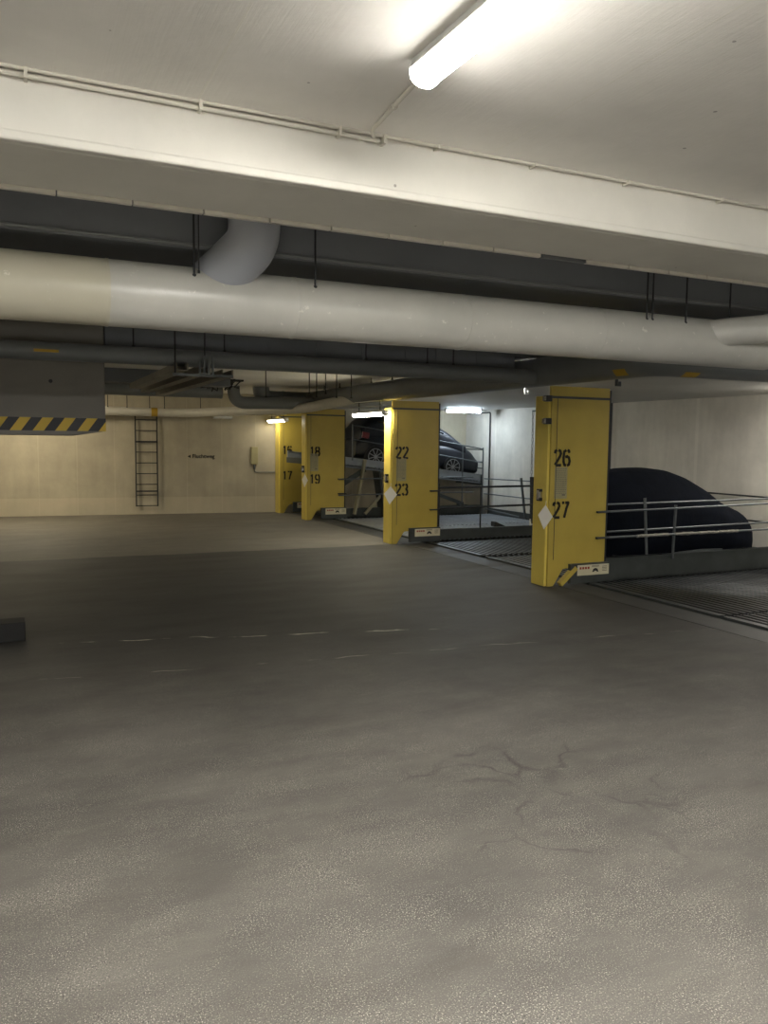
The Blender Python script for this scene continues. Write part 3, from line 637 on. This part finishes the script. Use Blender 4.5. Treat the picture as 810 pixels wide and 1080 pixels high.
# ================================================================== CARS
def interp(tab, x):
    for (a, b_), (c, d) in zip(tab, tab[1:]):
        if x <= c:
            t = (x-a)/(c-a) if c > a else 0; t = max(0, min(1, t)); return b_+(d-b_)*t
    return tab[-1][1]
def smooth_tab(tab, x, e=.09): return sum(interp(tab, x+e*k) for k in (-2, -1, 0, 1, 2))/5
def loft(bm, x0, x1, n, top, bot, half, pw=2.6, seg=36, yc=0, belly=2.8):
    rings = []
    for i in range(n+1):
        u = i/n; x = x0+(x1-x0)*(.5-.5*cos(pi*u)) if n > 3 else x0+(x1-x0)*u
        zt_, zb, hw = top(x), bot(x), half(x)
        ring = []
        for k in range(seg):
            a = 2*pi*k/seg; ca, sa = cos(a), sin(a)
            y = hw*math.copysign(abs(ca)**(2/pw), ca)
            zz = math.copysign(abs(sa)**(2/pw), sa)
            zc = zb+(zt_-zb)*.42
            z = zc+(zt_-zc)*zz if zz > 0 else zc+(zc-zb)*zz
            # tumblehome
            if zz > 0: y *= 1-.28*zz**2*max(0, min(1, (zt_-zb-.6)/.6))
            ring.append(bm.verts.new((x, yc+y, z)))
        rings.append(ring)
    for A, C in zip(rings, rings[1:]):
        for k in range(seg): bm.faces.new((A[k], A[(k+1) % seg], C[(k+1) % seg], C[k]))
    bm.faces.new(rings[0]); bm.faces.new(rings[-1])
    bmesh.ops.recalc_face_normals(bm, faces=bm.faces[:]); return bm
t = thing('covered_car', 'car under a dark navy fabric cover, right of post 26', 'car', (10.3, 11.05, .03))
top = [(-1.7, .55), (-1.67, .9), (-1.55, 1.25), (-1.35, 1.5), (-1.0, 1.63), (-.5, 1.695), (-.1, 1.70), (.3, 1.66), (.68, 1.55), (1.1, 1.35), (1.5, 1.10), (1.75, 1.0), (2.05, .90), (2.25, .74), (2.36, .45), (2.4, .2)]
half = [(-1.7, .5), (-1.6, .72), (-1.3, .83), (0, .86), (1.3, .85), (1.9, .74), (2.25, .5), (2.4, .2)]
b = B(); loft(b, -1.7, 2.4, 60, lambda x: smooth_tab(top, x, .05), lambda x: .0, lambda x: smooth_tab(half, x, .06), pw=2.9)
for v in b.verts:
    if v.co.z < .2: v.co.y *= 1.0+.02*sin(v.co.x*14)
    v.co.z = max(v.co.z, .0)
obj('cover', b, M['cover'], t, True)
for x in (-1.05, 1.45):
    for y in (-.68, .68):
        b = B(); sweep(b, [(x, y-.08, .28), (x, y+.08, .28)], .27, 28); obj('tyre', b, M['rubber'], t, True)
# dark car, rear towards the lane, tilted with the platform
t = thing('dark_car', 'dark blue car on the raised tilted platform, seen beyond post 18', 'car', (10.55, 21.4, 1.62-.118*(10.55-7.2)+.03)); t.rotation_euler = (0, math.atan(.118), 0)
L0, L1 = -1.82, 2.3
belt = [(L0, .5), (L0+.05, .9), (-1.5, 1.0), (-.8, 1.01), (.9, 1.01), (1.6, .98), (2.1, .84), (L1, .55)]
wid = [(L0, .55), (L0+.2, .7), (-1.0, .74), (1.2, .74), (1.9, .66), (L1, .45)]
roof = [(L0+.05, .98), (-1.6, 1.36), (-1.2, 1.54), (-.3, 1.6), (.6, 1.54), (1.1, 1.34), (1.7, 1.0)]  # cabin enlarged so its dark shape stands in for the car's wall shadow
b = B(); loft(b, L0, L1, 40, lambda x: smooth_tab(belt, x), lambda x: .2, lambda x: smooth_tab(wid, x), pw=4)
body = obj('body', b, M['carpaint'], t, True)
b = B(); loft(b, L0+.07, 1.7, 30, lambda x: max(.97, smooth_tab(roof, x, .05)), lambda x: .7, lambda x: .67, pw=3.4); obj('cabin', b, M['carpaint'], t, True)
for x0, x1 in ((-1.3, -.78), (-.7, .1), (.16, 1.0)):
    b = B(); h = lambda x: min(1.32, interp(roof, x)-.13)
    prism(b, [(x0, 1.04), (x1, 1.04), (x1-.06 if x1 < .5 else x1-.1, h(x1)), ((x0+x1)/2, h((x0+x1)/2)), (x0+.06, h(x0+.06))], 'y', -.64, -.57)
    obj('window', b, M['glass_dark'], t)
for y in (-.715, .6):
    b = B(); box(b, L0+.1, L0+.32, y, y+.11, .78, .95); obj('tail_light', b, M['taillight'], t, bevel=.02)
for x in (-1.26, 1.27):
    for sy in (-1, 1):
        y = sy*.68; b = B(); sweep(b, [(x, y-.09, .3), (x, y+.09, .3)], .305, 32)
        ty = obj('tyre', b, M['rubber'], t, True)
        if sy < 0:
            b = B(); yy = y-.095; sweep(b, [(x, yy, .3), (x, yy+.02, .3)], .05, 14)
            for k in range(9):
                a = k*2*pi/9; beam_between(b, (x+.03*cos(a), yy+.005, .3+.03*sin(a)), (x+.215*cos(a), yy+.005, .3+.215*sin(a)), .018, .022)
            n = 28
            for k in range(n):
                a, c = 2*pi*k/n, 2*pi*(k+1)/n; beam_between(b, (x+.225*cos(a), yy+.005, .3+.225*sin(a)), (x+.225*cos(c), yy+.005, .3+.225*sin(c)), .02, .018)
            obj('rim', b, M['alloy'], ty)

# ================================================================== FAR WALL ITEMS
fw = Matrix.Rotation(ang, 4, 'Z')
def onwall(x, off=0): return (x, wallY(x)-off, 0)
t = thing('wall_ladder', 'dark steel ladder fixed on the far wall', 'ladder', onwall(3.16, .09)); t.rotation_euler = (0, 0, ang)
for x in (0, .58):
    b = B(); box(b, x-.018, x+.018, -.02, .02, .23, 2.78); obj('side_rail', b, M['rail_dark'], t)
for k in range(9):
    z = .25+k*.302; b = B(); sweep(b, [(0, 0, z), (.58, 0, z)], .013, 8); obj('rung', b, M['rail_dark'], t)
for z in (.66, 2.05):
    b = B(); box(b, -.02, .60, .0, .015, z-.02, z+.02); box(b, -.01, .02, 0, .09, z-.02, z+.02); box(b, .56, .59, 0, .09, z-.02, z+.02); obj('wall_bracket', b, M['rail_dark'], t)
t = thing('escape_sign', 'black lettering Fluchtweg with arrow painted on the far wall', 'sign', onwall(4.58, .004)); t.rotation_euler = (0, 0, ang)
text_mesh('lettering', 'Fluchtweg', .155, M['black'], t, Matrix.Translation((.13, -.0, 1.60)) @ FACE_Y, bold=.004)
b = B(); prism(b, [(0, 1.645), (.085, 1.69), (.085, 1.60)], 'y', -.003, 0); obj('arrow', b, M['black'], t)
t = thing('switch_cabinet', 'beige control box with cable on the far wall beside post 16', 'control box', onwall(6.37, .08)); t.rotation_euler = (0, 0, ang)
b = B(); box(b, 0, .2, 0, .08, 1.42, 1.93); obj('box_body', b, M['notice'], t, bevel=.008)
b = B(); sweep(b, [(.1, .05, 1.42), (.1, .05, 1.28)], [.035, .03], 10); obj('gland', b, M['galv'], t)
b = B(); sweep(b, rounded([(.1, .05, 1.3), (.1, .05, 1.19), (.9, .05, 1.19)], .06, 5), .012, 8); obj('cable_pipe', b, M['galv'], t, True)
# conduits on the lift wall
b = B(); sweep(b, rounded([(13.16, 22.0, 3.04), (13.16, 20.72, 3.04), (13.16, 20.72, -.1)], .05, 4), .02, 8)
tag(obj('conduit', b, M['rod'], None, True, origin=(13.16, 20.72, -.1)), 'dark conduit going down the lift wall behind the dark car', 'conduit')
b = B(); sweep(b, [(13.17, 15.32, 0), (13.17, 15.32, LZ)], .018, 8)
tag(obj('conduit', b, M['rod'], None, True, origin=(13.17, 15.32, 0)), 'dark conduit on lift wall just right of post 26', 'conduit')
# dark curb block at the left edge
b = B(); box(b, -2.0, .085, 9.12, 9.4, 0, .2)
tag(obj('wheel_stop', b, simple('dark stained block', (20, 19, 17), .8, scale=3), None, origin=(-1, 9.25, 0), bevel=.012), 'low dark block on floor at the left edge below hazard beam', 'block')
